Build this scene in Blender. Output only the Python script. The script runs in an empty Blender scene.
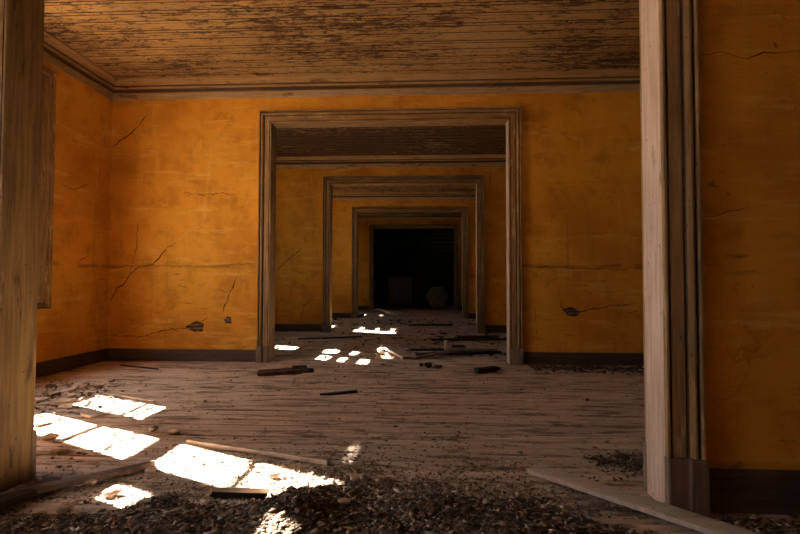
import bpy, math, random
import numpy as np
from mathutils import Matrix, Vector

random.seed(7)
rng = np.random.default_rng(7)
scene = bpy.context.scene
col = scene.collection

# ------------------------------------------------------------------ camera
CAM = Vector((.405, 0.0, .839))
FPX, YAW, PIT, ROL = 513.0, .0516, .032, .0019
f_ = Vector((-math.sin(YAW)*math.cos(PIT), math.cos(YAW)*math.cos(PIT), math.sin(PIT)))
r_ = Vector((math.cos(YAW), math.sin(YAW), 0))
u_ = r_.cross(f_)
r2 = r_*math.cos(ROL) + u_*math.sin(ROL)
u2 = -r_*math.sin(ROL) + u_*math.cos(ROL)
cd = bpy.data.cameras.new('camera')
cam = bpy.data.objects.new('camera', cd); col.objects.link(cam)
cd.sensor_width = 36.0; cd.lens = FPX/800*36; cd.clip_start = .02; cd.clip_end = 300
cam.matrix_world = Matrix(((r2.x, u2.x, -f_.x, CAM.x), (r2.y, u2.y, -f_.y, CAM.y), (r2.z, u2.z, -f_.z, CAM.z), (0, 0, 0, 1)))
scene.camera = cam

# ------------------------------------------------------------------ light
world = bpy.data.worlds.new('world'); scene.world = world; world.use_nodes = True
bg = world.node_tree.nodes['Background']
bg.inputs[0].default_value = (.95, .97, 1.0, 1); bg.inputs[1].default_value = 3.8
SUNDIR = Vector((1.0, -.5, -.8)).normalized()
sd = bpy.data.lights.new('sun', 'SUN'); sd.energy = 40; sd.angle = math.radians(.55); sd.color = (1, .93, .84)
sun = bpy.data.objects.new('sun', sd); col.objects.link(sun)
sun.rotation_euler = SUNDIR.to_track_quat('-Z', 'Y').to_euler(); sun.location = (-12, 8, 10)
vs = scene.view_settings
vs.view_transform = 'Standard'; vs.look = 'None'; vs.gamma = 1; vs.use_curve_mapping = False
vs.exposure = 2.42
scene.cycles.max_bounces = 12; scene.cycles.diffuse_bounces = 8; scene.cycles.transparent_max_bounces = 12
scene.cycles.sample_clamp_indirect = 6

# ------------------------------------------------------------------ layout
XL, XR = -3.06, 3.06
TH = .16
YW = [1.985, 5.43, 8.858, 12.345, 16.143]      # front faces of the cross walls
ROOMS = [(-3.2, YW[0])] + [(YW[i]+TH, YW[i+1]) for i in range(4)] + [(YW[4]+TH, 20.4)]
ZC = 3.035
CW0 = CW = 2.538; CC = .131                           # clear door width, casing width
HC = 2.572                                     # clear door height

# ------------------------------------------------------------------ materials
def mat(name):
    m = bpy.data.materials.new(name); m.use_nodes = True
    nt = m.node_tree
    return m, nt, nt.nodes['Principled BSDF']
class N:
    def __init__(s, nt): s.nt = nt
    def new(s, t, **k):
        n = s.nt.nodes.new(t)
        for a, b in k.items(): setattr(n, a, b)
        return n
    def put(s, sock, v):
        if hasattr(v, 'is_linked') or hasattr(v, 'links'): s.nt.links.new(v, sock)
        else: sock.default_value = v
    def pos(s): return s.new('ShaderNodeNewGeometry').outputs['Position']
    def math(s, op, a, b=None, c=None, clamp=False):
        n = s.new('ShaderNodeMath', operation=op, use_clamp=clamp)
        s.put(n.inputs[0], a)
        if b is not None: s.put(n.inputs[1], b)
        if c is not None: s.put(n.inputs[2], c)
        return n.outputs[0]
    def vmul(s, v, k):
        n = s.new('ShaderNodeVectorMath', operation='MULTIPLY'); s.put(n.inputs[0], v); n.inputs[1].default_value = k
        return n.outputs[0]
    def vadd(s, v, w):
        n = s.new('ShaderNodeVectorMath', operation='ADD'); s.put(n.inputs[0], v); s.put(n.inputs[1], w)
        return n.outputs[0]
    def noise(s, v, scale=1, detail=4, rough=.55, dist=0):
        n = s.new('ShaderNodeTexNoise'); s.put(n.inputs['Vector'], v)
        n.inputs['Scale'].default_value = scale; n.inputs['Detail'].default_value = detail
        n.inputs['Roughness'].default_value = rough; n.inputs['Distortion'].default_value = dist
        return n.outputs['Fac']
    def ramp(s, f, a, b, lo=0, hi=1):
        n = s.new('ShaderNodeMapRange', interpolation_type='SMOOTHSTEP'); s.put(n.inputs[0], f)
        n.inputs[1].default_value = a; n.inputs[2].default_value = b; n.inputs[3].default_value = lo; n.inputs[4].default_value = hi
        return n.outputs[0]
    def mix(s, f, a, b):
        n = s.new('ShaderNodeMix', data_type='RGBA')
        s.put(n.inputs[0], f)
        s.put(n.inputs[6], (*a, 1) if isinstance(a, tuple) and len(a) == 3 else a)
        s.put(n.inputs[7], (*b, 1) if isinstance(b, tuple) and len(b) == 3 else b)
        return n.outputs[2]
    def bump(s, h, strength=.3, dist=.01):
        n = s.new('ShaderNodeBump'); s.put(n.inputs['Height'], h)
        n.inputs['Strength'].default_value = strength; n.inputs['Distance'].default_value = dist
        return n.outputs[0]
    def sep(s, v):
        n = s.new('ShaderNodeSeparateXYZ'); s.put(n.inputs[0], v); return n.outputs
    def rnd(s): return s.new('ShaderNodeObjectInfo').outputs['Random']
    def rndvec(s, k):
        n = s.new('ShaderNodeCombineXYZ'); r = s.rnd()
        for i in range(3): s.put(n.inputs[i], s.math('MULTIPLY', r, k*(1+i*.7)))
        return n.outputs[0]

def plaster(name, A, B, pale, dark):
    m, nt, b = mat(name); n = N(nt); P = n.pos(); x, y, z = n.sep(P)
    c = n.mix(n.ramp(n.noise(P, 1.1, 6, .6), .38, .66), A, B)
    c = n.mix(n.ramp(n.noise(P, 4.5, 6, .66), .46, .76, 0, .85), c, tuple(v*.78 for v in B))
    c = n.mix(n.ramp(n.noise(n.vmul(P, (9, 9, 1.4)), 1.3, 6, .65), .52, .8, 0, .45), c, pale)
    sv = n.vmul(P, (1.3, 1.3, 9))
    c = n.mix(n.ramp(n.noise(sv, 1.6, 7, .65), .52, .74, 0, .75), c, pale)
    drip = n.vmul(P, (16, 16, .55))
    dm = n.math('MULTIPLY', n.ramp(n.noise(drip, 1, 3), .56, .75), n.ramp(n.noise(P, .75, 2), .5, .72))
    c = n.mix(n.math('MULTIPLY', dm, .6), c, dark)
    # an old horizontal rail line and the scuffed zone below it
    wob = n.math('MULTIPLY', n.noise(n.vmul(P, (1, 1, 0)), 1.3, 3), .10)
    d = n.math('ABSOLUTE', n.math('SUBTRACT', n.math('ADD', z, wob), 1.07))
    line = n.math('MULTIPLY', n.ramp(d, .006, .03, 1, 0), n.ramp(n.noise(n.vmul(P, (3, 3, 3)), 1, 4), .42, .6))
    c = n.mix(n.math('MULTIPLY', line, .55), c, dark)
    low = n.ramp(z, .95, 1.1, 1, .25)
    sc = n.math('MULTIPLY', n.ramp(n.noise(n.vmul(P, (3, 3, 11)), 2, 8, .7), .56, .74), low)
    c = n.mix(n.math('MULTIPLY', sc, .75), c, dark)
    sp = n.math('MULTIPLY', n.ramp(n.noise(P, 26, 3, .5), .68, .76), n.ramp(n.noise(P, 2.2, 2), .45, .65))
    c = n.mix(n.math('MULTIPLY', sp, .8), c, tuple(v*.35 for v in dark))
    # hairline crazing
    vo = n.new('ShaderNodeTexVoronoi', feature='DISTANCE_TO_EDGE'); vo.inputs['Scale'].default_value = 1.4
    nz = n.new('ShaderNodeTexNoise'); n.put(nz.inputs['Vector'], P); nz.inputs['Scale'].default_value = 2.5; nz.inputs['Detail'].default_value = 6
    n.put(vo.inputs['Vector'], n.vadd(P, n.vmul(nz.outputs['Color'], (.7, .7, .7))))
    hl = n.math('MULTIPLY', n.ramp(vo.outputs['Distance'], .001, .006, 1, 0), n.ramp(n.noise(P, 1.6, 2), .52, .6))
    c = n.mix(n.math('MULTIPLY', hl, .22), c, dark)
    n.put(b.inputs['Base Color'], c); b.inputs['Roughness'].default_value = .82
    b.inputs['Specular IOR Level'].default_value = .25
    h = n.math('ADD', n.math('MULTIPLY', n.noise(P, 3, 8, .62), 1), n.math('MULTIPLY', n.noise(sv, 5, 5, .6), .5))
    h = n.math('SUBTRACT', h, n.math('MULTIPLY', hl, .35))
    n.put(b.inputs['Normal'], n.bump(h, .5, .022))
    return m

def timber(name, A, B, worn, axis, peel=.5, spec=.25, bump=.35, obj=True):
    """painted or bare timber; the grain runs along axis (0,1,2)"""
    m, nt, b = mat(name); n = N(nt); P = n.pos()
    if obj: P = n.vadd(P, n.rndvec(37.0))
    k = [1, 1, 1]; k[axis] = .06; S = n.vmul(P, tuple(k))
    k2 = [1, 1, 1]; k2[axis] = .22; S2 = n.vmul(P, tuple(k2))
    g = n.noise(S, 55, 6, .6)
    c = n.mix(n.ramp(g, .35, .68), A, B)
    pe = n.noise(S2, 13, 8, .68)
    c = n.mix(n.ramp(pe, peel, peel+.08, 0, .9), c, worn)
    c = n.mix(n.ramp(n.noise(P, 2.2, 4), .45, .75, 0, .5), c, B)
    c = n.mix(n.ramp(n.noise(P, 40, 2), .68, .74, 0, .75), c, tuple(v*.3 for v in B))
    c = n.mix(n.math('MULTIPLY', n.rnd(), .22), c, worn)
    n.put(b.inputs['Base Color'], c); b.inputs['Roughness'].default_value = .72
    b.inputs['Specular IOR Level'].default_value = spec
    h = n.math('SUBTRACT', g, n.math('MULTIPLY', n.ramp(pe, peel, peel+.05), .6))
    n.put(b.inputs['Normal'], n.bump(h, bump, .006))
    return m

def plain(name, A, B, scale=6, rough=.85, bumpd=.01):
    m, nt, b = mat(name); n = N(nt); P = n.vadd(n.pos(), n.rndvec(11.0))
    c = n.mix(n.ramp(n.noise(P, scale, 6, .62), .35, .68), A, B)
    n.put(b.inputs['Base Color'], c); b.inputs['Roughness'].default_value = rough
    b.inputs['Specular IOR Level'].default_value = .2
    n.put(b.inputs['Normal'], n.bump(n.noise(P, scale*5, 6, .6), .5, bumpd))
    return m

M = {}
M['orange'] = plaster('ochre_plaster', (.66, .302, .024), (.50, .196, .013), (.73, .42, .09), (.16, .064, .014))
M['brown'] = plaster('bounce_cutting_brown_plaster', (.10, .052, .016), (.07, .034, .011), (.14, .08, .03), (.03, .015, .006))  # for the unseen right walls, made dark to cut bounce light
M['teal'] = plaster('dull_green_plaster', (.09, .125, .12), (.06, .09, .088), (.14, .18, .17), (.03, .04, .04))
M['trim_z'] = timber('worn_trim_upright', (.33, .20, .082), (.14, .078, .03), (.46, .31, .155), 2, .55)
M['trim_x'] = timber('worn_trim_level', (.34, .205, .08), (.16, .09, .033), (.44, .28, .125), 0, .56)
M['trim_y'] = timber('worn_trim_side', (.26, .16, .08), (.14, .08, .038), (.36, .24, .14), 1, .56)
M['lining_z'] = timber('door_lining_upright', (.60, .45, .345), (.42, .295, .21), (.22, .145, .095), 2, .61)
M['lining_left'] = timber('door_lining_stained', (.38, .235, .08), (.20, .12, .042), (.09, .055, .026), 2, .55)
M['base_x'] = timber('dark_base_level', (.085, .058, .04), (.05, .033, .023), (.13, .09, .065), 0, .6)
M['base_y'] = timber('dark_base_side', (.085, .058, .04), (.05, .033, .023), (.13, .09, .065), 1, .6)
M['plinth'] = timber('plinth_wood', (.23, .155, .10), (.12, .08, .052), (.30, .21, .15), 2, .58)
M['floor'] = timber('floor_boards', (.64, .495, .37), (.43, .315, .22), (.13, .086, .055), 0, .51, .2, .6)
M['cornice_x'] = timber('cornice_paint_level', (.45, .285, .12), (.31, .18, .07), (.08, .042, .02), 0, .57)
M['cornice_y'] = timber('cornice_paint_side', (.45, .285, .12), (.31, .18, .07), (.08, .042, .02), 1, .57)
M['frieze'] = timber('frieze_paint', (.52, .37, .22), (.36, .235, .12), (.12, .055, .026), 0, .575)
M['wood_old'] = timber('loose_old_wood', (.25, .18, .135), (.15, .10, .075), (.34, .26, .20), 0, .58, obj=True)
M['recess_brown2'] = timber('loose_brown_wood', (.15, .10, .07), (.08, .052, .036), (.24, .17, .12), 0, .60)
M['wood_grey'] = timber('loose_grey_board', (.58, .47, .38), (.42, .33, .26), (.24, .175, .13), 0, .62)
M['wood_dark'] = plain('dark_wood_and_joint_shade', (.055, .036, .026), (.025, .017, .013), 12)
M['recess_brown'] = timber('bare_wood_recess_shade', (.10, .05, .026), (.04, .021, .012), (.17, .10, .055), 0, .60)  # bared wood tone that also paints shade into grooves and recesses
M['wood_red'] = plain('loose_red_wood', (.14, .06, .04), (.04, .022, .017), 14)
M['wood_pale'] = plain('loose_pale_wood', (.46, .37, .30), (.30, .22, .17), 12)
M['lump'] = plain('plaster_lump', (.46, .35, .26), (.30, .20, .13), 20)
M['flake'] = plain('plaster_flake', (.52, .40, .31), (.32, .225, .16), 16)
M['void'] = plain('underfloor_earth', (.03, .022, .017), (.015, .011, .009), 8)
M['crack'] = plain('crack_shadow', (.10, .042, .012), (.05, .024, .01), 30)
M['crack_pale'] = plain('crack_edge', (.66, .38, .11), (.55, .28, .05), 30)
M['lath'] = plain('bare_lath', (.22, .17, .14), (.10, .07, .055), 25)
M['sand'] = plain('desert_sand', (.52, .40, .28), (.45, .34, .23), 2)
M['outer'] = plain('outer_render', (.5, .42, .32), (.4, .33, .25), 2)
M['cabinet'] = plain('cabinet_paint', (.40, .38, .30), (.28, .27, .21), 5)
M['drum'] = plain('drum_paint', (.30, .285, .23), (.22, .21, .165), 6)

def ceiling_mat(name, peel):
    m, nt, b = mat(name); n = N(nt); P = n.pos(); R = n.vadd(P, n.rndvec(23.0))
    c = n.mix(n.ramp(n.noise(n.vmul(P, (.5, 1, 1)), 2.5, 5), .35, .7), (.37, .225, .085), (.27, .15, .05))
    S = n.vmul(R, (.30, 1, 1))
    a = n.noise(S, 26, 10, .8)
    a2 = n.noise(n.vmul(R, (.12, 1, 1)), 30, 6, .7)
    big = n.ramp(n.noise(n.vmul(P, (.45, 1, 1)), 1.6, 4), .32, .68, -.06, .045)
    pm = n.ramp(n.math('ADD', a, big), peel, peel+.025)
    pm2 = n.ramp(n.math('ADD', a2, big), peel+.05, peel+.075)
    sp = n.math('MULTIPLY', n.ramp(n.noise(n.vmul(R, (.45, 1, 1)), 48, 5, .65), .60, .635), n.ramp(n.noise(P, 5, 3), .4, .6))
    pm = n.math('MAXIMUM', n.math('MAXIMUM', pm, pm2), sp)
    wood = n.mix(n.ramp(n.noise(n.vmul(R, (.08, 1, 1)), 60, 4), .3, .7), (.10, .045, .02), (.03, .016, .009))
    c = n.mix(n.ramp(n.noise(S, 7, 6, .7), .5, .72, 0, .6), c, (.19, .095, .032))
    c = n.mix(n.math('MULTIPLY', pm, .95), c, wood)
    n.put(b.inputs['Base Color'], c); b.inputs['Roughness'].default_value = .8
    b.inputs['Specular IOR Level'].default_value = .2
    n.put(b.inputs['Normal'], n.bump(n.math('SUBTRACT', n.math('MULTIPLY', n.noise(R, 20, 4), .3), pm), .5, .004))
    return m
M['ceiling'] = ceiling_mat('peeling_ceiling_paint', .52)
M['ceiling_dark'] = ceiling_mat('dark_ceiling_boards', .40)  # same boards with more of the dark tone, for some inner rooms

def rubble_mat():
    m, nt, b = mat('rubble_crumbs'); n = N(nt)
    at = n.new('ShaderNodeAttribute', attribute_name='tone')
    P = n.pos()
    c = n.mix(n.ramp(n.noise(P, 60, 3), .4, .7, 0, .5), at.outputs['Color'], (.035, .022, .015))
    n.put(b.inputs['Base Color'], c); b.inputs['Roughness'].default_value = .9
    b.inputs['Specular IOR Level'].default_value = .15
    return m
M['rubble'] = rubble_mat()

def glass_mat():
    m, nt, b = mat('dusty_glass'); n = N(nt)
    nt.nodes.remove(b)
    out = nt.nodes['Material Output']
    tr = n.new('ShaderNodeBsdfTransparent'); tr.inputs[0].default_value = (.9, .9, .87, 1)
    gl = n.new('ShaderNodeBsdfGlossy'); gl.inputs['Roughness'].default_value = .05
    df = n.new('ShaderNodeBsdfDiffuse'); df.inputs[0].default_value = (.5, .47, .42, 1)
    fr = n.new('ShaderNodeFresnel'); fr.inputs[0].default_value = 1.45
    m1 = n.new('ShaderNodeMixShader'); m2 = n.new('ShaderNodeMixShader')
    nt.links.new(fr.outputs[0], m1.inputs[0]); nt.links.new(tr.outputs[0], m1.inputs[1]); nt.links.new(gl.outputs[0], m1.inputs[2])
    nt.links.new(n.ramp(n.noise(n.pos(), 9, 5), .4, .8, .04, .3), m2.inputs[0])
    nt.links.new(m1.outputs[0], m2.inputs[1]); nt.links.new(df.outputs[0], m2.inputs[2])
    nt.links.new(m2.outputs[0], out.inputs['Surface'])
    return m
M['glass'] = glass_mat()

# ------------------------------------------------------------------ mesh helpers
class MB:
    def __init__(s): s.v = []; s.f = []
    def box(s, x0, x1, y0, y1, z0, z1):
        b = len(s.v)
        s.v += [(x0, y0, z0), (x1, y0, z0), (x1, y1, z0), (x0, y1, z0), (x0, y0, z1), (x1, y0, z1), (x1, y1, z1), (x0, y1, z1)]
        s.f += [tuple(b+i for i in q) for q in ((3, 2, 1, 0), (4, 5, 6, 7), (0, 1, 5, 4), (1, 2, 6, 5), (2, 3, 7, 6), (3, 0, 4, 7))]
        return s
    def loft(s, rings, closed=False):
        """rings of equal length; closed polygons, capped at the ends unless closed in a loop"""
        b = len(s.v); n = len(rings[0]); m = len(rings)
        for r in rings: s.v += [tuple(p) for p in r]
        for i in range(m if closed else m-1):
            j = (i+1) % m
            for k in range(n):
                l = (k+1) % n
                s.f.append((b+i*n+k, b+i*n+l, b+j*n+l, b+j*n+k))
        if not closed:
            s.f.append(tuple(b+k for k in range(n-1, -1, -1))); s.f.append(tuple(b+(m-1)*n+k for k in range(n)))
        return s
    def mesh(s, name, off=(0, 0, 0)):
        me = bpy.data.meshes.new(name)
        me.from_pydata([(x-off[0], y-off[1], z-off[2]) for x, y, z in s.v], [], s.f)
        me.validate(); me.update()
        import bmesh
        bm = bmesh.new(); bm.from_mesh(me); bmesh.ops.recalc_face_normals(bm, faces=bm.faces); bm.to_mesh(me); bm.free()
        return me
    def build(s, name, material, parent=None, off=None, extra=None):
        o_ = tuple(parent.location) if parent and off is None else (off or (0, 0, 0))
        if parent and parent.parent: o_ = tuple(parent.matrix_basis.translation + parent.parent.location)
        me = s.mesh(name, o_); me.materials.append(M[material] if isinstance(material, str) else material)
        if extra:                                        # (second material, face indices)
            me.materials.append(M[extra[0]])
            for fi in extra[1]: me.polygons[fi].material_index = 1
        o = bpy.data.objects.new(name, me); col.objects.link(o)
        if parent: o.parent = parent
        elif off: o.location = off
        return o
def tag(o, label=None, cat=None, group=None, kind=None):
    if label: o['label'] = label
    if cat: o['category'] = cat
    if group: o['group'] = group
    if kind: o['kind'] = kind
    return o
def empty(name, loc, label=None, cat=None, group=None, kind=None):
    o = bpy.data.objects.new(name, None); col.objects.link(o); o.location = loc; o.empty_display_size = .1
    return tag(o, label, cat, group, kind)
def linked(name, me, parent, loc=(0, 0, 0), scale=(1, 1, 1), rz=0):
    o = bpy.data.objects.new(name, me); col.objects.link(o); o.parent = parent
    o.location = loc; o.scale = scale; o.rotation_euler = (0, 0, rz)
    return o

RN = ['the front room', 'the room with the largest sun patches', 'the room behind the first wide doorway', 'the third room of the suite',
      'the fourth room of the suite', 'the dark end room']

# ------------------------------------------------------------------ windows layout (left wall)
WZ0, WZ1 = .72, 2.66
def wcols(s): return [(s+4.025, s+4.335), (s+3.485, s+3.805), (s+2.94, s+3.28)]
OFF = [-3.40, 0, 3.34, 6.62, 10.45]
OPEN = [
    [[(.90, 1.34), (1.36, 1.75), (1.86, 2.2)], [(1.36, 1.75), (2.26, 2.5)], [(1.0, 1.2)]],
    [[(.925, 1.47), (2.57, 2.605)], [(.90, 1.335), (1.355, 1.745), (1.86, 2.235), (2.255, 2.60)], [(.90, 1.30), (1.83, 2.00), (2.52, 2.60)]],
    [[(1.27, 1.53), (1.86, 2.01), (2.15, 2.22), (2.47, 2.56)], [(1.86, 2.0), (2.10, 2.16), (2.29, 2.37)], [(.9, .93)]],
    [[(1.24, 1.44), (1.88, 1.94), (2.13, 2.18), (2.36, 2.41)], [(1.77, 2.45)], [(.9, .95)]],
    [[(1.5, 1.58), (1.9, 1.95)], [(.95, 1.06)], [(.9, 1.0)]],
]
SLATS = {(1, 0): [1.03, 1.14, 1.25, 1.345, 1.355, 1.42], (2, 1): [1.90, 1.95], (1, 1): [1.60]}
XG = XL-.15

# ------------------------------------------------------------------ floors
PW = .116
pm_ = MB(); g = .0022
prof = [(-PW/2+g, -.022), (-PW/2+g, -.003), (-PW/2+g+.003, 0), (PW/2-g-.003, 0), (PW/2-g, -.003), (PW/2-g, -.022)]
pm_.loft([[(0, y, z) for y, z in prof], [(1, y, z) for y, z in prof]])
plank_mesh = pm_.mesh('floor_plank'); plank_mesh.materials.append(M['floor'])
for i, (y0, y1) in enumerate(ROOMS):
    ya = y0-TH if i else y0
    fl = empty('floor', (0, (ya+y1)/2, 0), 'worn grey-brown plank floor of '+RN[i], 'floor', kind='structure')
    MB().box(XL-.2, XR+.2, ya, y1, -.30, -.16).build('subfloor', 'void', fl)
    rows = int(round((y1-ya)/PW)); pw = (y1-ya)/rows
    if i == 0: rng_rows = [k for k in range(rows) if ya+k*pw > .7]      # what lies in front of the camera
    else: rng_rows = range(rows)
    if i == 0: MB().box(XL-.2, XR+.2, ya, .70, -.16, 0).build('floor_behind', 'floor', fl)
    for k in rng_rows:
        yc = ya+(k+.5)*pw
        js = [.06+random.uniform(-.02, .02), -1.6+random.uniform(-.5, .5)] if k % 3 else [random.uniform(-1.2, -.9), 1.3+random.uniform(-.4, .6)]
        if i >= 2: js = js[:1]
        xs = sorted([XL, XR]+js)
        segs = list(zip(xs[:-1], xs[1:]))
        if i in (0, 1) and 1.99 < yc < 2.12:     # the short gap where a floorboard is missing
            segs = [(XL, -1.3), (-1.3, -.475), (-.222, 1.1), (1.1, XR)]
        gap = random.choice([1, .98, .96, .94, .94, .90]) if not any(abs(yc-q) < pw/2 for q in (2.86, 3.32, 4.1)) else .80
        for a, b in segs:
            o = linked('plank', plank_mesh, fl, (a+.0015, yc-fl.location.y, random.uniform(-.003, .0025)), (b-a-.003, pw/PW*gap, 1))
            o.rotation_euler = (random.uniform(-.012, .012), random.uniform(-.0007, .0007), 0)

# ------------------------------------------------------------------ ceilings
BW = .158
prof = [(-BW/2+.011, .034), (-BW/2+.011, .004), (-BW/2+.015, 0), (BW/2-.050, 0), (BW/2-.047, .005), (BW/2-.042, .010), (BW/2-.038, -.001), (BW/2-.030, -.008), (BW/2-.020, -.008), (BW/2-.013, -.001), (BW/2-.011, .008), (BW/2-.011, .034)]
cm_ = MB().loft([[(XL, y, z) for y, z in prof], [(XR, y, z) for y, z in prof]])
def cboard(mm):
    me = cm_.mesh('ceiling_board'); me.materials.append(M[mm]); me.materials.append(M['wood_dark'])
    for fi in (0, 4, 5, 10, 11): me.polygons[fi].material_index = 1  # groove faces coloured dark so the joints read as shaded lines
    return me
cb_mesh = cboard('ceiling'); cb_dark = cboard('ceiling_dark')
for i, (y0, y1) in enumerate(ROOMS):
    ce = empty('ceiling', (0, (y0+y1)/2, ZC), 'peeling boarded ceiling over '+RN[i], 'ceiling', kind='structure')
    MB().box(XL-.2, XR+.2, y0-(TH if i else .2), y1+(.2 if i == 5 else 0), ZC+.032, ZC+.2).build('ceiling_backing', 'void', ce)
    rows = int((y1-y0)/BW)+1
    for k in range(rows):
        yc = y1-(k+.5)*BW
        if yc < y0-.02: continue
        linked('ceiling_board', cb_dark if i in (2, 4, 5) else cb_mesh, ce, (0, yc-ce.location.y, random.uniform(-.0015, .0015)), (1, 1, 1))

# ------------------------------------------------------------------ walls
def crack(parent, pts, plane, axis, wid=.007, material='crack', seed=0):
    """a jagged split in the plaster; pts in (along, z); axis 'y' = wall facing the camera, 'x' = left wall"""
    rr = random.Random(seed*7+3); P = []
    for (a, b), (c, d) in zip(pts[:-1], pts[1:]):
        n = max(2, int(math.hypot(c-a, d-b)/.035))
        for t in range(n):
            s = t/n; j = .010
            P.append((a+(c-a)*s+rr.uniform(-j, j), b+(d-b)*s+rr.uniform(-j, j)))
    P.append(pts[-1]); m = MB(); rings = []
    for k, (a, z) in enumerate(P):
        q0, q1 = P[max(0, k-1)], P[min(len(P)-1, k+1)]
        dx, dz = q1[0]-q0[0], q1[1]-q0[1]; L = math.hypot(dx, dz) or 1; nx, nz = -dz/L, dx/L
        w = wid*rr.uniform(.35, 1.3)*min(1, .25+min(k, len(P)-1-k)*.35)
        pr = [(a-nx*w/2, z-nz*w/2, 0.0), (a, z, .0016), (a+nx*w/2, z+nz*w/2, 0.0), (a, z, -.004)]
        rings.append([(u, plane-h, v) if axis == 'y' else (plane+h, u, v) for u, v, h in pr])
    m.loft(rings); return m.build('crack', material, parent)
def hole(parent, pts, plane, name='plaster_hole'):
    """broken-out plaster: a dark cavity plate, its raised torn rim and bare laths across it"""
    cx = sum(p[0] for p in pts)/len(pts); cz = sum(p[1] for p in pts)/len(pts)
    ring = []
    for (a, b), (c, d) in zip(pts, pts[1:]+pts[:1]):
        for t in range(3):
            s = t/3; ring.append((a+(c-a)*s+random.uniform(-.007, .007), b+(d-b)*s+random.uniform(-.007, .007)))
    h = MB().loft([[(a, plane+.004, z) for a, z in ring], [(a, plane-.002, z) for a, z in ring]]).build(name, 'crack', parent)
    zs = [p[1] for p in ring]; xs = [p[0] for p in ring]
    for t in (.32, .62):
        z = min(zs)+(max(zs)-min(zs))*t
        m = MB(); w = (max(xs)-min(xs))*.36
        m.loft([[(cx-w, plane-.001, z-.007), (cx-w, plane-.007, z-.006), (cx-w, plane-.007, z+.006), (cx-w, plane-.001, z+.007)],
                [(cx+w, plane-.001, z-.002), (cx+w, plane-.006, z-.001), (cx+w, plane-.006, z+.009), (cx+w, plane-.001, z+.010)]])
        m.build('lath', 'lath', h)
    return h

cross = []
for i, y in enumerate(YW):
    m = MB(); wx = CW/2+(.045 if i == 0 else .02)
    m.box(XL-.2, -wx, y, y+TH, -.16, ZC+.02).box(wx, XR+.2, y, y+TH, -.16, ZC+.02).box(-wx, wx, y, y+TH, HC+.02, ZC+.02)
    w = m.build('wall_cross', 'orange', None, (0, y, 0))
    lab = ['ochre plaster wall around the widest front doorway', 'cracked ochre plaster wall with two holes beside the wide doorway',
           'ochre plaster wall around the second inner doorway', 'ochre plaster wall around the third inner doorway', 'ochre plaster wall around the doorway to the dark room'][i]
    tag(w, lab, 'wall', kind='structure'); cross.append(w)
P1 = YW[1]
C1 = [([(-3.055, 2.323), (-2.962, 2.399), (-2.873, 2.465), (-2.773, 2.541), (-2.707, 2.64), (-2.663, 2.695)], .012, 'crack'),
      ([(-3.055, .60), (-3.018, .685), (-2.953, .783), (-2.875, .849), (-2.821, .936), (-2.71, 1.012), (-2.543, 1.056), (-2.434, 1.197), (-2.291, 1.306)], .013, 'crack'),
      ([(-2.434, 1.197), (-2.291, 1.306), (-2.16, 1.414), (-2.027, 1.468), (-1.985, 1.632), (-1.965, 1.741)], .012, 'crack_pale'),
      ([(-2.821, .936), (-2.779, 1.067), (-2.75, 1.307), (-2.742, 1.526)], .006, 'crack'),
      ([(-2.222, 1.83), (-2.054, 1.796), (-1.833, 1.816), (-1.667, 1.793)], .006, 'crack'),
      ([(-3.05, 1.012), (-2.487, 1.034), (-2.043, 1.013), (-1.438, 1.056)], .006, 'crack'),
      ([(-1.623, .926), (-1.687, .765), (-1.751, .625), (-1.793, .506)], .012, 'crack'),
      ([(-1.874, .786), (-1.763, .743), (-1.687, .765)], .007, 'crack'),
      ([(-3.05, .272), (-2.696, .253), (-2.42, .331), (-2.143, .354), (-1.947, .463)], .009, 'crack'),
      ([(1.815, .69), (1.804, .607), (1.854, .535), (2.049, .556), (2.304, .609), (2.608, .642)], .011, 'crack'),
      ([(2.455, .486), (2.486, .538), (2.607, .569)], .009, 'crack'),
      ([(1.487, 1.003), (1.797, 1.013), (2.206, .993), (2.9, 1.003)], .007, 'crack'),
      ([(2.327, 2.714), (2.408, 2.638), (2.53, 2.499), (2.598, 2.235)], .007, 'crack_pale'),
      ([(1.565, .253), (1.526, .669)], .005, 'crack')]
for k, (p, w, mm) in enumerate(C1): crack(cross[1], p, P1, 'y', w, mm, k)
hole(cross[1], [(-2.188, .375), (-2.078, .43), (-1.99, .409), (-2.0, .323), (-2.088, .311), (-2.165, .343)], P1)
hole(cross[1], [(-1.77, .442), (-1.738, .485), (-1.694, .464), (-1.693, .41), (-1.737, .399)], P1)
hole(cross[1], [(1.824, .576), (1.916, .597), (1.998, .556), (1.967, .504), (1.864, .504)], P1)
for k, p in enumerate(([(1.435, 1.719), (1.557, 1.713), (1.612, 1.7), (1.722, 1.713), (1.95, 1.74)], [(1.447, 1.095), (1.546, 1.114), (1.619, 1.132)])):
    crack(cross[0], p, YW[0], 'y', .0045, 'crack', 40+k)
for k, p in enumerate(([(-2.245, 1.035), (-1.981, 1.28), (-1.77, 1.455)], [(-1.795, .234), (-1.709, .46), (-1.587, .6)])):
    crack(cross[2], p, YW[2], 'y', .012, 'crack', 50+k)

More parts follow.
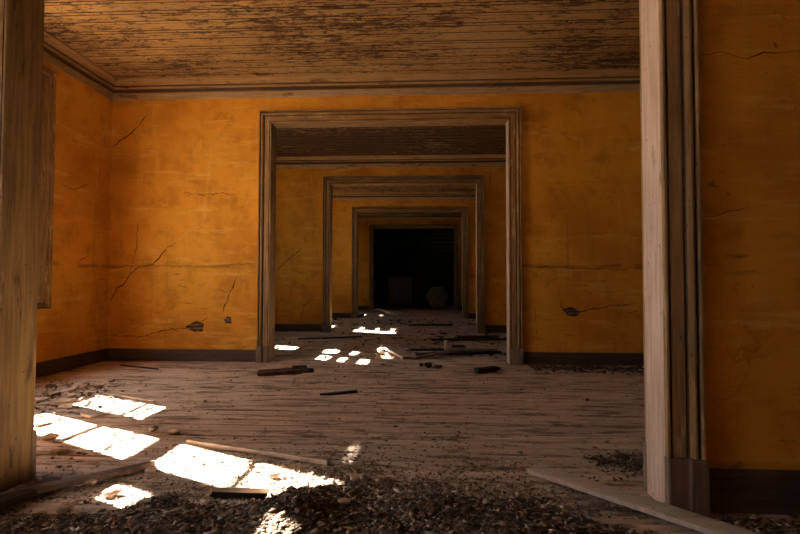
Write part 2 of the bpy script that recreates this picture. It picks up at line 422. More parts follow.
for i, (y0, y1) in enumerate(ROOMS):
    ya, yb = (y0-TH if i else y0-.2), (y1 if i < 5 else y1+.2)
    m = MB()
    if i < 5:
        s = OFF[i]; wa, wb = s+2.87, s+4.375
        m.box(XL-.2, XL, y0, wa, -.16, ZC+.02).box(XL-.2, XL, wb, y1, -.16, ZC+.02).box(XL-.2, XL, wa, wb, -.16, WZ0).box(XL-.2, XL, wa, wb, WZ1, ZC+.02)
    else: m.box(XL-.2, XL, y0, y1, -.16, ZC+.02)
    wl = tag(m.build('wall_left', 'orange' if i < 5 else 'teal', None, (XL, (y0+y1)/2, 0)), ('ochre plaster window wall of ' if i < 5 else 'dull dark side wall of ')+RN[i], 'wall', kind='structure')
    if i == 1:
        for k, p in enumerate(([(4.657, 1.764), (4.865, 1.755), (5.087, 1.878)], [(4.931, 1.046), (5.08, 1.114)], [(5.274, 2.152), (5.189, 1.708), (5.161, 1.076), (5.256, .658)])):
            crack(wl, p, XL, 'x', (.007, .007, .004)[k], 'crack', 60+k)
    tag(MB().box(XR, XR+.2, y0, y1, -.16, ZC+.02).build('wall_right', 'brown' if i < 5 else 'teal', None, (XR, (y0+y1)/2, 0)), 'unseen dark windowless side wall of '+RN[i], 'wall', kind='structure')  # brown tone chosen to keep the right side of the rooms dim
tag(MB().box(XL-.2, XR+.2, ROOMS[0][0]-.2, ROOMS[0][0], -.16, ZC+.02).build('wall_rear', 'orange', None, (0, ROOMS[0][0], 0)), 'ochre plaster wall closing the front room', 'wall', kind='structure')

def end_wall_mat():
    m = M['teal'].copy(); m.name = 'end_wall_bare_brick'; nt = m.node_tree; n = N(nt); b = nt.nodes['Principled BSDF']
    src = b.inputs['Base Color'].links[0].from_socket; P = n.pos(); x, y, z = n.sep(P)
    cb = n.new('ShaderNodeCombineXYZ'); n.put(cb.inputs[0], x); n.put(cb.inputs[1], z)
    br = n.new('ShaderNodeTexBrick'); n.put(br.inputs['Vector'], cb.outputs[0]); br.inputs['Scale'].default_value = 1
    br.inputs['Brick Width'].default_value = .42; br.inputs['Row Height'].default_value = .16; br.inputs['Mortar Size'].default_value = .02
    br.inputs['Color1'].default_value = (.36, .42, .41, 1); br.inputs['Color2'].default_value = (.20, .25, .25, 1); br.inputs['Mortar'].default_value = (.03, .04, .04, 1)
    dx = n.math('DIVIDE', n.math('SUBTRACT', x, 1.15), 1.1); dz = n.math('DIVIDE', n.math('SUBTRACT', z, 2.5), .7)
    d = n.math('SQRT', n.math('ADD', n.math('MULTIPLY', dx, dx), n.math('MULTIPLY', dz, dz)))
    msk = n.ramp(n.math('ADD', d, n.math('MULTIPLY', n.noise(P, 3, 4), .8)), .8, 1.3, 1, 0)
    n.put(b.inputs['Base Color'], n.mix(msk, src, br.outputs['Color']))
    return m
M['end'] = end_wall_mat()
tag(MB().box(XL-.2, XR+.2, ROOMS[5][1], ROOMS[5][1]+.2, -.16, ZC+.02).build('wall_end', 'end', None, (0, ROOMS[5][1], 0)), 'dark end wall with bare brickwork showing high up', 'wall', kind='structure')

# ------------------------------------------------------------------ door casings
CP = [(0, 0), (0, .016), (.004, .021), (.012, .021), (.015, .016), (.018, .009), (.022, .016), (.070, .018), (.075, .009), (.081, .022), (.086, .032), (.095, .037), (.104, .035),
      (.108, .028), (.111, .018), (.115, .034), (.121, .041), (.128, .041), (CC, .036), (CC, 0)]
def doorway(i):
    y = YW[i]; n = i+1; CW = 2.588 if i == 0 else CW0
    lab = ['worn brown moulded casing of the front doorway above the rubble heap', 'worn moulded wooden casing of the wide doorway in the cracked ochre wall',
           'moulded casing of the second inner doorway along the suite', 'moulded casing of the third inner doorway along the suite', 'moulded casing of the doorway into the dark end room'][i]
    d = empty('door_%d' % n, (0, y+TH/2, 0), lab, 'doorway', kind='structure')
    ph = .198 if i == 0 else .17
    for side, (yw, sg) in enumerate(((y, -1), (y+TH, 1))):
        for sx in (-1, 1):
            a = [(sx*(CW/2+u), yw+sg*v, ph) for u, v in CP]; b = [(sx*(CW/2+u), yw+sg*v, HC+u) for u, v in CP]
            MB().loft([a, b]).build('casing_upright', 'trim_z', d, extra=('recess_brown', (4, 5, 7, 8, 13, 14)))  # groove faces coloured dark, standing in for shade in the moulding
            m = MB(); q = [(-.002, 0), (-.002, .030), (.004, .034), (.070, .034), (.074, .050), (CC+.002, .052), (CC+.004, .046), (CC+.004, 0)]
            m.loft([[(sx*(CW/2+u), yw+sg*v, -.002) for u, v in q], [(sx*(CW/2+u), yw+sg*v, ph-.008) for u, v in q], [(sx*(CW/2+u), yw+sg*v*.93, ph) for u, v in q]])
            m.build('plinth_block', 'plinth', d)
        a = [(-(CW/2+u), yw+sg*v, HC+u) for u, v in CP]; b = [((CW/2+u), yw+sg*v, HC+u) for u, v in CP]
        MB().loft([a, b]).build('casing_head', 'trim_x', d, extra=('recess_brown', (4, 5, 7, 8, 13, 14)))  # same painted groove shade on the head
    for sx in (-1, 1):
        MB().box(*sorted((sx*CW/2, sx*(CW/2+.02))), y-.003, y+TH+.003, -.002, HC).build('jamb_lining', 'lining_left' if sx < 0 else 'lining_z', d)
    MB().box(-CW/2-.02, CW/2+.02, y-.003, y+TH+.003, HC, HC+.02).build('head_lining', 'trim_x', d)
    return d
for i in range(5): doorway(i)

# ------------------------------------------------------------------ cornices and baseboards
CR = [(0, 2.925), (.022, 2.925), (.026, 2.950), (.055, 2.951), (.062, 2.960), (.064, 2.972), (.048, 2.974), (.048, 2.981), (.078, 2.983), (.098, 2.996), (.135, 3.013), (.152, 3.018), (.155, 3.035), (0, 3.035)]
FZ = [(0, 2.850), (.012, 2.850), (.018, 2.856), (.018, 2.919), (.010, 2.925), (0, 2.925)]
for i, (y0, y1) in enumerate(ROOMS):
    if i == 5: continue
    t = empty('trim_%d' % (i+1), (0, (y0+y1)/2, 2.85), 'peeling moulded cornice around '+RN[i], 'cornice', kind='structure')
    for nm, pr in (('crown_moulding', CR), ('frieze_board', FZ)):
        for k in range(4):
            c = [(XL, y0, 1, 1), (XL, y1, 1, -1), (XR, y1, -1, -1), (XR, y0, -1, 1)]
            (xa, yaa, sa, ta), (xb, ybb, sb, tb) = c[k], c[(k+1) % 4]
            MB().loft([[(xa+sa*u, yaa+ta*u, z) for u, z in pr], [(xb+sb*u, ybb+tb*u, z) for u, z in pr]]).build(nm, ('frieze' if k % 2 else 'cornice_y') if nm == 'frieze_board' else ('cornice_x' if k % 2 else 'cornice_y'), t, extra=None if nm == 'frieze_board' else ('recess_brown', (1, 2, 5, 6, 7)))  # peeled brown band, plus recess faces coloured dark as shade
def bprof(h): return [(0, 0), (.020, 0), (.020, h-.035), (.017, h-.028), (.020, h-.022), (.016, h-.010), (.009, h), (0, h)]
dx = CW/2+CC+.004
for i, (y0, y1) in enumerate(ROOMS):
    h = .155 if i == 0 else .128
    B = bprof(h)
    def bb(side, a, b, lab):
        m = MB().loft([a, b])
        tag(m.build('baseboard_'+side, 'base_y' if side in ('left', 'right') else 'base_x', None, tuple((np.array(a[0])+np.array(b[0]))/2)), lab, 'baseboard', kind='structure')
    bb('left', [(XL+u, y0, z) for u, z in B], [(XL+u, y1, z) for u, z in B], 'dark baseboard under the window wall of '+RN[i])
    bb('right', [(XR-u, y0, z) for u, z in B], [(XR-u, y1, z) for u, z in B], 'dark baseboard along the windowless wall of '+RN[i])
    if i < 5:
        for nm, xa, xb in (('far_left', XL, -dx), ('far_right', dx, XR)):
            bb(nm, [(xa, y1-u, z) for u, z in B], [(xb, y1-u, z) for u, z in B], 'dark baseboard %s the doorway at the far end of %s' % ('between window wall and' if xa < 0 else 'on the windowless side of', RN[i]))
    else:
        bb('end', [(XL, y1-u, z) for u, z in B], [(XR, y1-u, z) for u, z in B], 'dark baseboard under the end wall of the dark room')
    if i:
        for nm, xa, xb in (('near_left', XL, -dx), ('near_right', dx, XR)):
            bb(nm, [(xa, y0+u, z) for u, z in B], [(xb, y0+u, z) for u, z in B], 'dark baseboard %s the doorway into %s' % ('between window wall and' if xa < 0 else 'on the windowless side of', RN[i]))

# ------------------------------------------------------------------ windows
def window(i):
    s = OFF[i]; wa, wb = s+2.87, s+4.375; cols = wcols(s)
    w = empty('window_%d' % (i+1), (XL, (wa+wb)/2, WZ0), 'three-light wooden window, partly boarded up, in '+RN[i], 'window', kind='structure')
    # inner moulded casing, mitred, on the room face
    for k in range(4):
        c = [(wa, WZ0, -1, -1), (wa, WZ1, -1, 1), (wb, WZ1, 1, 1), (wb, WZ0, 1, -1)]
        (aa, za, sa, ta), (ab, zb, sb, tb) = c[k], c[(k+1) % 4]; f = 1.18
        MB().loft([[(XL+v, aa+sa*u*f, za+ta*u*f*(.75 if ta < 0 else .8)) for u, v in CP], [(XL+v, ab+sb*u*f, zb+tb*u*f*(.75 if tb < 0 else .8)) for u, v in CP]]).build('casing', 'trim_z' if k % 2 == 0 else 'trim_y', w)
    x0, x1 = XL-.18, XL-.12
    for a, b, z0, z1 in ((wa, wb, WZ0, WZ0+.05), (wa, wb, WZ1-.03, WZ1), (wa, wa+.03, WZ0, WZ1), (wb-.03, wb, WZ0, WZ1)):
        MB().box(x0-.01, x1+.02, a, b, z0, z1).build('frame', 'trim_y', w)
    for a, b in ((cols[1][1]+.07, cols[0][0]-.07), (cols[2][1]+.07, cols[1][0]-.07)):
        MB().box(x0-.01, x1+.02, a, b, WZ0+.05, WZ1-.03).build('mullion', 'trim_z', w)
    MB().box(x0-.012, x1+.022, wa+.03, wb-.03, 1.775, 1.83).build('transom', 'trim_y', w)
    MB().box(XL-.17, XL+.05, wa-.06, wb+.06, WZ0-.03, WZ0).build('window_sill', 'trim_y', w)
    xa, xb = XG-.016, XG+.016
    for k, (a, b) in enumerate(cols):
        for z0, z1, r in ((WZ0+.05, 1.775, (.875, 1.75)), (1.83, WZ1-.03, (1.855, 2.61))):
            m = MB(); bx_ = wb-.03 if k == 0 else b+.07; m.box(xa, xb, a-.07, a, z0, z1).box(xa, xb, b, bx_, z0, z1).box(xa, xb, a, b, z0, r[0]).box(xa, xb, a, b, r[1], z1)
            sash = m.build('sash', 'trim_z', w)
            mid = 1.345 if z0 < 1 else 2.245
            MB().box(xa+.006, xb-.006, a, b, mid-.010, mid+.010).build('glazing_bar', 'trim_y', sash)
            for q0, q1 in ((r[0], mid-.01), (mid+.01, r[1])):
                if random.random() < .35 and not any(min(q1, o1) > max(q0, o0) for o0, o1 in OPEN[i][k]):
                    MB().box(XG-.002, XG+.002, a, b, q0, q1).build('pane', 'glass', sash)
        zz = .86
        for o0, o1 in OPEN[i][k]+[(2.62, 2.62)]:
            while zz < o0-.012:
                z2 = min(o0, zz+.135) if o0-zz > .2 else o0
                tl = random.uniform(-.004, .004)
                MB().loft([[(xb+.001, a-.05, zz), (xb+.017, a-.05, zz), (xb+.017, a-.05, z2-.001), (xb+.001, a-.05, z2-.001)],
                           [(xb+.001, b+.008, zz), (xb+.017, b+.008, zz), (xb+.017, b+.008, z2-.001), (xb+.001, b+.008, z2-.001)]]).build('nailed_board', 'trim_y', w)
                zz = z2
            zz = max(zz, o1)
        for z in SLATS.get((i, k), []):
            MB().box(XG-.01, XG+.004, a, b, z-.011, z+.011).build('slat', 'trim_y', w)
    # daylight portal (guides sky light through the opening)
    ld = bpy.data.lights.new('window_portal', 'AREA'); ld.shape = 'RECTANGLE'; ld.size = WZ1-WZ0; ld.size_y = wb-wa
    ld.cycles.is_portal = True
    lo = bpy.data.objects.new('window_portal', ld); col.objects.link(lo); lo.location = (XL-.21, (wa+wb)/2, (WZ0+WZ1)/2); lo.rotation_euler = (0, -math.pi/2, 0)
for i in range(5): window(i)

# ------------------------------------------------------------------ ground outside
tag(MB().box(-40, 40, -30, 50, -.55, -.32).build('ground', 'sand', None, (0, 10, -.4)), 'pale sand around the house', 'ground', kind='structure')

# ------------------------------------------------------------------ rubble
BX = [-2.0, -1.3, -1.0, -.75, -.62, -.5, -.3, -.1, .1, .4, .6, .8, 1.0, 1.3, 1.9]
BY = [1.80, 1.90, 1.90, 1.90, 2.06, 2.06, 2.06, 2.17, 2.16, 2.15, 2.13, 2.12, 1.92, 1.80, 1.82]
bumps = [(rng.uniform(-1.6, 1.6), rng.uniform(1.0, 2.1), rng.uniform(.06, .2), rng.uniform(-.02, .04)) for _ in range(70)]
bumps += [(-.07, 1.83, .09, .045), (.36, 1.92, .09, .05), (-.02, 2.1, .08, .045), (-.56, 2.09, .05, .05), (-.12, 2.12, .06, .045), (.10, 2.12, .08, .03)]
def heap(x, y):
    x = np.asarray(x, float); y = np.asarray(y, float)
    t = np.clip((np.interp(x, BX, BY)-y)/.34, 0, 1); t = t*t*(3-2*t)
    h = np.full_like(x, .030)
    for a, b, r, k in bumps: h = h+k*np.exp(-((x-a)**2+(y-b)**2)/(2*r*r))
    h = np.maximum(h, .008)*np.where(np.abs(x) > .9, np.interp(np.abs(x), [.9, 1.3, 2], [1, .4, .2]), 1)
    hx = np.clip(np.maximum(np.abs(x+.349)-.135, np.abs(y-2.025)-.09)/.10, 0, 1)     # keep the floor gap free
    return t*h*hx
nx, ny = 260, 110
gx = np.linspace(-1.27, 1.75, nx); gy = np.linspace(.9, 2.3, ny)
GX, GY = np.meshgrid(gx, gy); GZ = heap(GX, GY)+rng.normal(0, .002, GX.shape)
rb = MB(); idx = -np.ones(GX.shape, int)
hb = heap(GX, GY) > .004
for j in range(ny-1):
    for i in range(nx-1):
        if hb[j, i] and hb[j+1, i] and hb[j, i+1] and hb[j+1, i+1]:
            q = []
            for (jj, ii) in ((j, i), (j, i+1), (j+1, i+1), (j+1, i)):
                if idx[jj, ii] < 0: idx[jj, ii] = len(rb.v); rb.v.append((GX[jj, ii], GY[jj, ii], GZ[jj, ii]))
                q.append(idx[jj, ii])
            rb.f.append(tuple(q))
OCT_F = np.array([(0, 2, 4), (2, 1, 4), (1, 3, 4), (3, 0, 4), (2, 0, 5), (1, 2, 5), (3, 1, 5), (0, 3, 5)])
def crumbs(xs, ys, zs, sizes, tones, name):
    n = len(xs)
    base = np.array([(1, 0, 0), (-1, 0, 0), (0, 1, 0), (0, -1, 0), (0, 0, 1), (0, 0, -1)], float)
    V = base[None]+rng.normal(0, .28, (n, 6, 3))
    V *= np.stack([rng.uniform(.7, 2.0, n), rng.uniform(.4, .95, n), rng.uniform(.18, .55, n)], 1)[:, None, :]
    a = rng.uniform(0, 6.283, n); b = rng.normal(0, .45, n)
    ca, sa, cb, sb = np.cos(a), np.sin(a), np.cos(b), np.sin(b)
    x, y, z = V[..., 0], V[..., 1], V[..., 2]
    y, z = y*cb[:, None]-z*sb[:, None], y*sb[:, None]+z*cb[:, None]
    x, y = x*ca[:, None]-y*sa[:, None], x*sa[:, None]+y*ca[:, None]
    V = np.stack([x, y, z], 2)*sizes[:, None, None]/2
    V[..., 2] -= V[..., 2].min(1)[:, None]*.8
    V += np.stack([xs, ys, zs], 1)[:, None, :]
    F = (OCT_F[None]+(np.arange(n)*6)[:, None, None]).reshape(-1, 3)
    me = bpy.data.meshes.new(name); V = V.reshape(-1, 3)
    me.vertices.add(len(V)); me.vertices.foreach_set('co', V.ravel())
    me.loops.add(F.size); me.loops.foreach_set('vertex_index', F.ravel().astype(np.int32))
    me.polygons.add(len(F)); me.polygons.foreach_set('loop_start', np.arange(0, F.size, 3, dtype=np.int32))
    me.update(calc_edges=True); me.validate()
    at = me.attributes.new('tone', 'FLOAT_COLOR', 'POINT')
    C = np.concatenate([np.repeat(tones, 6, 0), np.ones((len(V), 1))], 1); at.data.foreach_set('color', C.ravel())
    me.materials.append(M['rubble']); o = bpy.data.objects.new(name, me); col.objects.link(o); return o
PAL = np.array([(.075, .048, .031), (.14, .095, .062), (.27, .185, .12), (.42, .30, .205), (.64, .51, .41), (.36, .19, .075)])
def tones(n, p): return PAL[rng.choice(6, n, p=p)]*rng.uniform(.75, 1.25, (n, 1))
def scatter(n, x0, x1, y0, y1, dens):
    x = rng.uniform(x0, x1, n*4); y = rng.uniform(y0, y1, n*4); k = rng.uniform(0, 1, n*4) < dens(x, y)
    return x[k][:n], y[k][:n]
NB = [(rng.uniform(-2, 2), rng.uniform(1, 5.3), rng.uniform(.08, .4), rng.uniform(.1, 1)) for _ in range(90)]
def patchy(x, y):
    d = np.zeros_like(x)
    for a, b, r, k in NB: d += k*np.exp(-((x-a)**2/4+(y-b)**2)/(2*r*r*.35))
    return d

hm = rb.build('rubble_heap', 'rubble', None, (0, 1.9, 0))
at = hm.data.attributes.new('tone', 'FLOAT_COLOR', 'POINT'); nv = len(hm.data.vertices)
at.data.foreach_set('color', np.concatenate([PAL[rng.choice(3, nv)]*rng.uniform(.6, 1.1, (nv, 1)), np.ones((nv, 1))], 1).ravel())
tag(hm, 'low dark heap of plaster rubble across the wide front doorway', 'rubble', kind='stuff')
x, y = scatter(26000, -1.26, 1.6, 1.15, 2.28, lambda x, y: np.clip(heap(x, y)*45, 0, 1)*np.where(y > 1.6, 1, .5))
z = heap(x, y); n = len(x)
tag(crumbs(x, y-1.9, z-.002, rng.lognormal(math.log(.0105), .45, n).clip(.004, .04), tones(n, [.40, .25, .15, .11, .06, .03]), 'rubble_crumbs'), kind='stuff').parent = hm
hole_free = lambda x, y: ~((np.abs(x+.349) < .13) & (np.abs(y-2.05) < .065))
x, y = scatter(9500, -1.25, 1.26, 1.9, 2.75, lambda x, y: hole_free(x, y)*np.clip(np.exp(-(np.maximum(y-np.interp(x, BX, BY), 0))/.2)*np.interp(x, [-1.2, -.5, 0, .5, 1.2], [.35, .5, 1, .9, .45]), 0, 1))
n = len(x)
tag(crumbs(x, y, np.maximum(heap(x, y), .001), rng.lognormal(math.log(.009), .4, n).clip(.004, .03), tones(n, [.14, .2, .28, .24, .11, .03]), 'plaster_grit'), 'tan plaster grit spread behind the rubble heap', 'rubble', kind='stuff')
x, y = scatter(6500, -3.0, 3.0, 2.1, 5.38, lambda x, y: np.clip(patchy(x, y)*.22+.05, 0, 1)*hole_free(x, y))
keep = ~((y < 2.17) & (np.abs(x) > 1.24)); x, y = x[keep], y[keep]
n = len(x)
tag(crumbs(x, y, np.full(n, .001), rng.lognormal(math.log(.0085), .45, n).clip(.004, .04), tones(n, [.24, .18, .19, .21, .17, .01]), 'floor_grit'), 'scattered crumbs over the sunlit plank floor', 'rubble', kind='stuff')
def along(x0, x1, yw, s): 
    return lambda x, y: np.exp(-np.abs(y-yw)/s)
x, y = scatter(1500, 1.45, 3.0, 4.85, 5.38, along(0, 0, 5.2, .12)); n = len(x)
tag(crumbs(x, y, np.full(n, .001), rng.lognormal(math.log(.018), .5, n).clip(.006, .06), tones(n, [.62, .22, .09, .04, .02, .01]), 'wall_foot_rubble'), 'dark crumbled rubble strip at the foot of the cracked wall', 'rubble', kind='stuff')
x, y = scatter(1300, 1.33, 2.6, 1.5, 1.93, along(0, 0, 1.86, .1)); n = len(x)
tag(crumbs(x, y, np.full(n, .001), rng.lognormal(math.log(.014), .5, n).clip(.006, .05), tones(n, [.4, .28, .18, .08, .05, .01]), 'baseboard_rubble'), 'crumbs along the dark baseboard beside the tall casing', 'rubble', kind='stuff')
x, y = scatter(700, 1.0, 1.6, 2.2, 2.7, lambda x, y: np.exp(-((x-1.33)**2+(y-2.47)**2)/.014)); n = len(x)
tag(crumbs(x, y, np.full(n, .001), rng.lognormal(math.log(.013), .45, n).clip(.005, .04), tones(n, [.5, .28, .12, .06, .03, .01]), 'jamb_rubble'), 'small dark patch of crumbs beside the pale jamb', 'rubble', kind='stuff')
x, y = scatter(2200, -2.9, 2.9, 5.65, 12.2, lambda x, y: np.clip(.12+np.exp(-((x-.6)**2/1.2+(y-6.1)**2/.1))+.5*np.exp(-((x-1.2)**2/1.5+(y-7.6)**2/.3))+.5*np.exp(-((x+.2)**2/2+(y-10.7)**2/.4)), 0, 1)); n = len(x)
k = ~((np.abs(x) > 1.24) & (((y > 8.8) & (y < 9.1)) )); x, y = x[k], y[k]; n = len(x)
tag(crumbs(x, y, np.full(n, .001), rng.lognormal(math.log(.026), .5, n).clip(.008, .09), tones(n, [.5, .25, .14, .07, .03, .01]), 'inner_room_grit'), 'dark crumbs strewn over the inner room floors', 'rubble', kind='stuff')
x, y = scatter(1500, -3.0, -1.2, 2.4, 4.3, lambda x, y: np.exp(-((x+2.45)**2/.16+(y-3.6)**2/.18))+.5*np.exp(-((x+1.25)**2/.05+(y-2.3)**2/.03))); n = len(x)
tag(crumbs(x, y, np.full(n, .001), rng.lognormal(math.log(.02), .5, n).clip(.006, .06), tones(n, [.25, .25, .22, .18, .09, .01]), 'window_foot_grit'), 'plaster crumbs among the flakes below the window', 'rubble', kind='stuff')

# ------------------------------------------------------------------ single lumps and flakes
def lump_mesh(seed, flat=.6):
    import bmesh
    rr = random.Random(seed); bm = bmesh.new(); bmesh.ops.create_icosphere(bm, subdivisions=2, radius=.5)
    ax = [Vector((rr.gauss(0, 1), rr.gauss(0, 1), rr.gauss(0, 1))).normalized() for _ in range(9)]
    for v in bm.verts:
        p = v.co.copy()
        for a in ax:                                   # flat broken facets
            d = p.dot(a); lim = .30+.12*((ax.index(a)*37) % 5)/5
            if d > lim: p -= a*(d-lim)*.9
        v.co = Vector((p.x*1.25, p.y, p.z*flat))*(1+rr.uniform(-.05, .05))
    zmin = min(v.co.z for v in bm.verts)
    for v in bm.verts: v.co.z -= zmin
    me = bpy.data.meshes.new('lump'); bm.to_mesh(me); bm.free(); return me
def flake_mesh(seed):
    rr = random.Random(seed); n = rr.randint(6, 9); m = MB()
    a = [2*math.pi*(k+rr.uniform(-.3, .3))/n for k in range(n)]; r = [rr.uniform(.32, .58) for _ in range(n)]
    bot = [(1.3*math.cos(t)*q, math.sin(t)*q, 0) for t, q in zip(a, r)]
    top = [(x*.94+rr.uniform(-.02, .02), y*.94, .10+.05*x+rr.uniform(-.015, .015)) for x, y, z in bot]
    m.loft([bot, top]); return m.mesh('flake')
lumps = [lump_mesh(k, .55+.1*(k % 3)) for k in range(6)]
flakes = [flake_mesh(k) for k in range(7)]
for me in lumps: me.materials.append(M['lump'])
for me in flakes: me.materials.append(M['flake'])
def put(name, me, x, y, size, label, cat, group=None, z=0.0, tilt=.1):
    o = bpy.data.objects.new(name, me); col.objects.link(o)
    o.location = (x, y, z+size*.02); o.scale = (size,)*3
    o.rotation_euler = (random.uniform(-tilt, tilt), random.uniform(-tilt, tilt), random.uniform(0, 6.28))
    return tag(o, label, cat, group)
k = 0
while k < 46:
    x, y = random.gauss(-2.42, .26), random.gauss(3.62, .26)
    if not (-3.0 < x < -1.65 and 3.05 < y < 4.2): continue
    if y > 3.95-.9*(x+2.45) + .35: continue
    put('plaster_flake', flakes[k % 7], x, y, random.uniform(.05, .16), 'flat plaster flake lying in the litter on the floor below the window', 'plaster flake', 'plaster flakes below the window'); k += 1
for k, (x, y, s) in enumerate([(-1.6, 2.667, .07), (-1.877, 2.963, .10), (-1.52, 2.62, .035), (-1.08, 2.62, .06), (-1.14, 2.86, .05), (-.98, 2.72, .05), (-1.0, 2.82, .06), (-.92, 2.75, .045), (-1.3, 2.75, .03), (-.95, 2.62, .035)]):
    put('plaster_piece', (flakes if k % 2 else lumps)[k % 6], x, y, s, {0: 'plaster lump on the near edge of the sun patch beside the left jamb', 1: 'largest tan plaster flake, lying in the sun patch beside the left jamb', 2: 'tiny plaster lump next to the lump at the sun patch edge'}.get(k, 'small tan plaster piece between the first sun patches and the largest one'), 'plaster piece', 'plaster pieces among the sun patches')
put('plaster_flake', flakes[2], -1.71, 3.16, .15, 'long tan plaster flake at the edge of the largest group of flakes', 'plaster flake')
for k, (x, y, s) in enumerate([(-.99, 2.089, .05), (-.83, 1.985, .06), (-.80, 2.22, .05), (-.86, 2.05, .03)]):
    put('plaster_lump', lumps[k], x, y, s, ['plaster lump on the bare boards just past the broken plank', 'largest plaster lump before the broken plank near the left jamb', 'plaster lump beside the ragged tip of the broken plank', 'smallest plaster lump before the broken plank near the left jamb'][k], 'plaster lump', 'lumps by the broken plank')
for k, (x, y, s) in enumerate([(-.06, 1.94, .04), (.10, 2.2, .05), (.14, 2.19, .045), (.01, 2.12, .05), (.2, 2.18, .03), (-.25, 2.2, .05), (.11, 1.86, .04), (.45, 2.02, .03), (.62, 1.9, .03), (-.62, 1.85, .04), (-.9, 1.82, .05)]):
    put('plaster_lump', lumps[k % 6], x, y, s, 'pale plaster lump lying on the front rubble heap', 'plaster lump', 'pale lumps on the rubble heap', z=float(heap(x, y)))
put('plaster_lump', lumps[3], 1.0, 2.44, .026, 'tiny white plaster lump on bare boards beside the pale jamb', 'plaster lump')
put('plaster_lump', lumps[1], 1.12, 1.78, .03, 'white plaster lump beside the long grey board', 'plaster lump')

# ------------------------------------------------------------------ loose timber
def plank_obj(name, p0, p1, w, t, material, label, cat='board', group=None, z0=0.0, z1=0.0, rag0=0, rag1=0, seed=1, roll=0, warp=.0):
    """a loose board from p0 to p1 (floor points of its ends); ragged broken ends where asked"""
    rr = random.Random(seed); L = math.hypot(p1[0]-p0[0], p1[1]-p0[1]); ang = math.atan2(p1[1]-p0[1], p1[0]-p0[0])
    m = MB(); rings = []; n = 9; W = 6
    top = []; lo = [rr.uniform(-rag0, rag0) for _ in range(W)]; hi = [rr.uniform(-rag1, rag1) for _ in range(W)]
    for k in range(n):
        s = k/(n-1); ring = []
        zz = z0+(z1-z0)*s+warp*math.sin(math.pi*s)
        wj = rr.uniform(-.03, .03)*w
        for j in range(W):
            u = -w/2+w*j/(W-1)
            xx = L*s+(lo[j]*(1-s)**3 if k < 4 else 0)+(hi[j]*s**3 if k > 4 else 0)
            ring.append((xx, u+(wj if j in (0, W-1) else 0), zz+t+rr.uniform(-.03, .03)*t-(.12*t if j in (0, W-1) else 0)+roll*u))
        for j in range(W-1, -1, -1):
            x, u, z = ring[j]; ring.append((x, u, zz+roll*u))
        rings.append(ring)
    m.loft(rings)
    o = m.build(name, material); o.location = (p0[0], p0[1], .003); o.rotation_euler = (0, 0, ang)
    return tag(o, label, cat, group)
plank_obj('loose_board', (.875, 2.285), (1.50, 1.635), .095, .020, 'wood_grey', 'long grey floorboard lying askew in front of the tall casing foot', z0=.022, z1=.018, rag0=.012, seed=3)
plank_obj('broken_plank', (-1.235, 1.84), (-.86, 2.27), .05, .022, 'recess_brown2', 'broken plank with ragged end leading from the left jamb foot', z0=.02, z1=.004, rag1=.05, seed=5)
plank_obj('broken_plank', (-1.19, 1.70), (-1.13, 2.06), .08, .03, 'wood_dark', 'thick dark broken plank against the left jamb foot', z0=.02, z1=.002, rag1=.04, seed=6)
plank_obj('thin_batten', (-.845, 2.650), (-.05, 2.372), .014, .020, 'wood_pale', 'long thin batten along the edge of the largest sun patch', seed=8)
plank_obj('thin_batten', (-2.06, 3.80), (-1.50, 3.53), .014, .012, 'wood_pale', 'thin batten along the edge of the striped sun patch', seed=9)
plank_obj('thin_stick', (-2.68, 5.06), (-2.18, 4.85), .014, .012, 'wood_dark', 'thin dark stick near the foot of the cracked wall', 'stick', seed=10)
plank_obj('wood_fragment', (-1.12, 4.60), (-.78, 4.76), .07, .035, 'wood_red', 'dark reddish broken board before the wide doorway, longest of its pile', 'wood fragment', rag0=.03, rag1=.03, seed=11)
plank_obj('wood_fragment', (-1.14, 4.72), (-.86, 4.86), .06, .03, 'wood_dark', 'dark board fragment lying behind the reddish broken board', 'wood fragment', rag0=.03, rag1=.04, seed=12)
plank_obj('wood_fragment', (-.80, 4.86), (-.66, 4.80), .06, .035, 'wood_dark', 'short dark block beside the reddish broken board', 'wood fragment', rag0=.02, rag1=.03, seed=13)
plank_obj('wood_fragment', (-.87, 4.90), (-.76, 4.93), .05, .045, 'wood_red', 'small red-brown chunk beside the reddish broken board', 'wood fragment', rag0=.02, rag1=.02, seed=14)
plank_obj('wood_splinter', (-.345, 3.82), (-.15, 3.93), .035, .018, 'wood_dark', 'dark splinter of wood alone on the open floor', 'wood splinter', rag0=.04, rag1=.03, seed=15)
plank_obj('wood_block', (.87, 4.83), (1.06, 4.98), .07, .05, 'wood_dark', 'dark wooden block lying before the right casing foot', 'wood block', rag0=.015, rag1=.02, seed=16)
plank_obj('wood_block', (.98, 5.02), (1.10, 5.07), .05, .03, 'wood_dark', 'smaller dark wooden piece behind the block by the casing foot', 'wood block', rag0=.015, rag1=.02, seed=17)
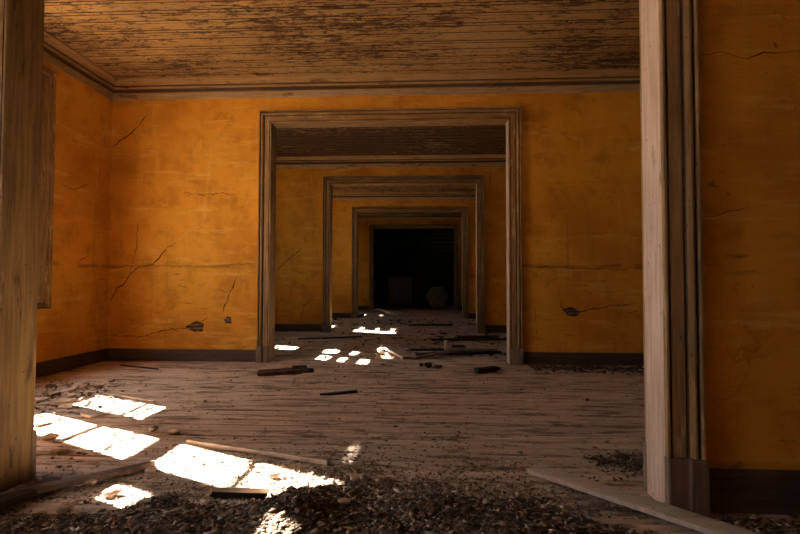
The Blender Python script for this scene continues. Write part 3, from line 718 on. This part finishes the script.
# the broken boards inside the next room
plank_obj('broken_board', (-.10, 6.32), (.20, 5.72), .16, .03, 'wood_pale', 'pale wide broken board in the pile beyond the wide doorway', z0=.07, z1=.0, rag0=.03, rag1=.05, seed=20)
plank_obj('broken_board', (.26, 5.68), (.75, 6.0), .06, .025, 'wood_old', 'narrow grey board in the pile beyond the wide doorway', z0=.0, z1=.05, seed=21)
plank_obj('broken_board', (.62, 5.92), (1.22, 6.16), .08, .025, 'wood_old', 'grey tilted board at the far end of the pile', z0=.075, z1=.04, rag1=.03, seed=22)
plank_obj('broken_board', (.30, 5.98), (1.28, 6.28), .12, .03, 'wood_dark', 'long dark board under the grey ones in the pile', z0=.0, z1=.0, rag0=.04, rag1=.05, seed=23)
plank_obj('broken_board', (.20, 6.42), (1.0, 6.50), .09, .025, 'wood_dark', 'dark board lying behind the pile of broken boards', rag0=.04, rag1=.05, seed=24)
plank_obj('wood_stub', (.63, 6.42), (.665, 6.43), .035, .13, 'wood_pale', 'small pale wooden stub standing up among broken boards', 'wood stub', seed=25)
plank_obj('wood_stub', (.74, 6.42), (.86, 6.46), .09, .07, 'wood_dark', 'dark lump of wood beside the upright pale stub', 'wood stub', rag0=.02, rag1=.03, seed=26)
for k, (x, y, s) in enumerate([(.42, 5.17, .10), (.52, 5.12, .07), (.35, 5.22, .05)]):
    o = put('debris_lump', lumps[k].copy(), x, y, s, ['largest dark debris lump on the wide doorway threshold', 'middle-sized dark debris lump on the wide doorway threshold', 'smallest dark debris lump on the wide doorway threshold'][k], 'debris lump', 'dark lumps on the threshold'); o.data.materials[0] = M['wood_dark']
for k, (x, y, s) in enumerate([(-.12, 6.0, .12), (-.2, 5.92, .08), (-.02, 5.85, .09)]):
    put('plaster_lump', lumps[k+2], x, y, s, ['largest bright plaster lump beside the pale broken board', 'smallest bright plaster lump beside the pale broken board', 'bright plaster lump touching the foot of the pale broken board'][k], 'plaster lump', 'bright lumps by the board pile')
plank_obj('broken_board', (-1.5, 7.55), (-.6, 7.95), .06, .02, 'wood_dark', 'thin dark slat lying across the floor before the second doorway', rag1=.03, seed=28)
plank_obj('broken_board', (.5, 7.55), (1.55, 7.7), .12, .03, 'wood_dark', 'dark fallen board near the right of the second doorway', rag0=.05, rag1=.05, seed=29)
plank_obj('broken_board', (.9, 7.95), (1.5, 8.05), .10, .03, 'wood_dark', 'short dark board lying against the second doorway foot', rag0=.04, rag1=.04, seed=30)
plank_obj('broken_board', (.1, 10.2), (.9, 10.3), .12, .03, 'wood_dark', 'dark board lying past the second doorway', rag0=.05, rag1=.05, seed=31)
plank_obj('leaning_stick', (-1.02, 14.7), (-.25, 12.75), .06, .05, 'wood_pale', 'pale stick lying across the far floor before the dark room', 'stick', z0=.09, z1=.0, seed=32)
for k, (x, y, s) in enumerate([(-1.3, 12.7, .10), (-1.2, 12.75, .14), (-1.22, 12.62, .08)]):
    put('plaster_lump', lumps[k], x, y, s, ['middle-sized pale plaster lump at the third inner doorway foot', 'largest pale plaster lump at the third inner doorway foot', 'smallest pale plaster lump at the third inner doorway foot'][k], 'plaster lump', 'lumps at the third doorway')

# ------------------------------------------------------------------ the dark end room
cb = empty('cabinet', (-.55, 18.45, 0), 'low pale box cabinet standing in the dark end room', 'cabinet')
MB().box(-.95, -.13, 18.30, 18.70, .06, 1.02).build('body', 'cabinet', cb)
MB().box(-.985, -.095, 18.27, 18.72, 1.02, 1.06).build('top', 'cabinet', cb)
for a, b in ((-.94, -.545), (-.535, -.14)):
    MB().box(a, b, 18.282, 18.30, .09, .99).build('door', 'cabinet', cb)
for x in (-.93, -.21):
    for y in (18.32, 18.63): MB().box(x, x+.06, y, y+.05, 0, .06).build('foot', 'cabinet', cb)
dr = empty('hexagonal_drum', (.78, 18.3, 0), 'pale hexagonal drum on its side in the dark end room', 'drum')
def hexring(r, y, n=6): return [(.78+r*math.cos(math.pi*k/3), y, .355+r*math.sin(math.pi*k/3)) for k in range(n)]
MB().loft([hexring(.36, 18.10), hexring(.41, 18.13), hexring(.41, 18.45), hexring(.36, 18.48)]).build('barrel', 'drum', dr)
MB().loft([hexring(.31, 18.099), hexring(.30, 18.085)]).build('end_disc', 'drum', dr)
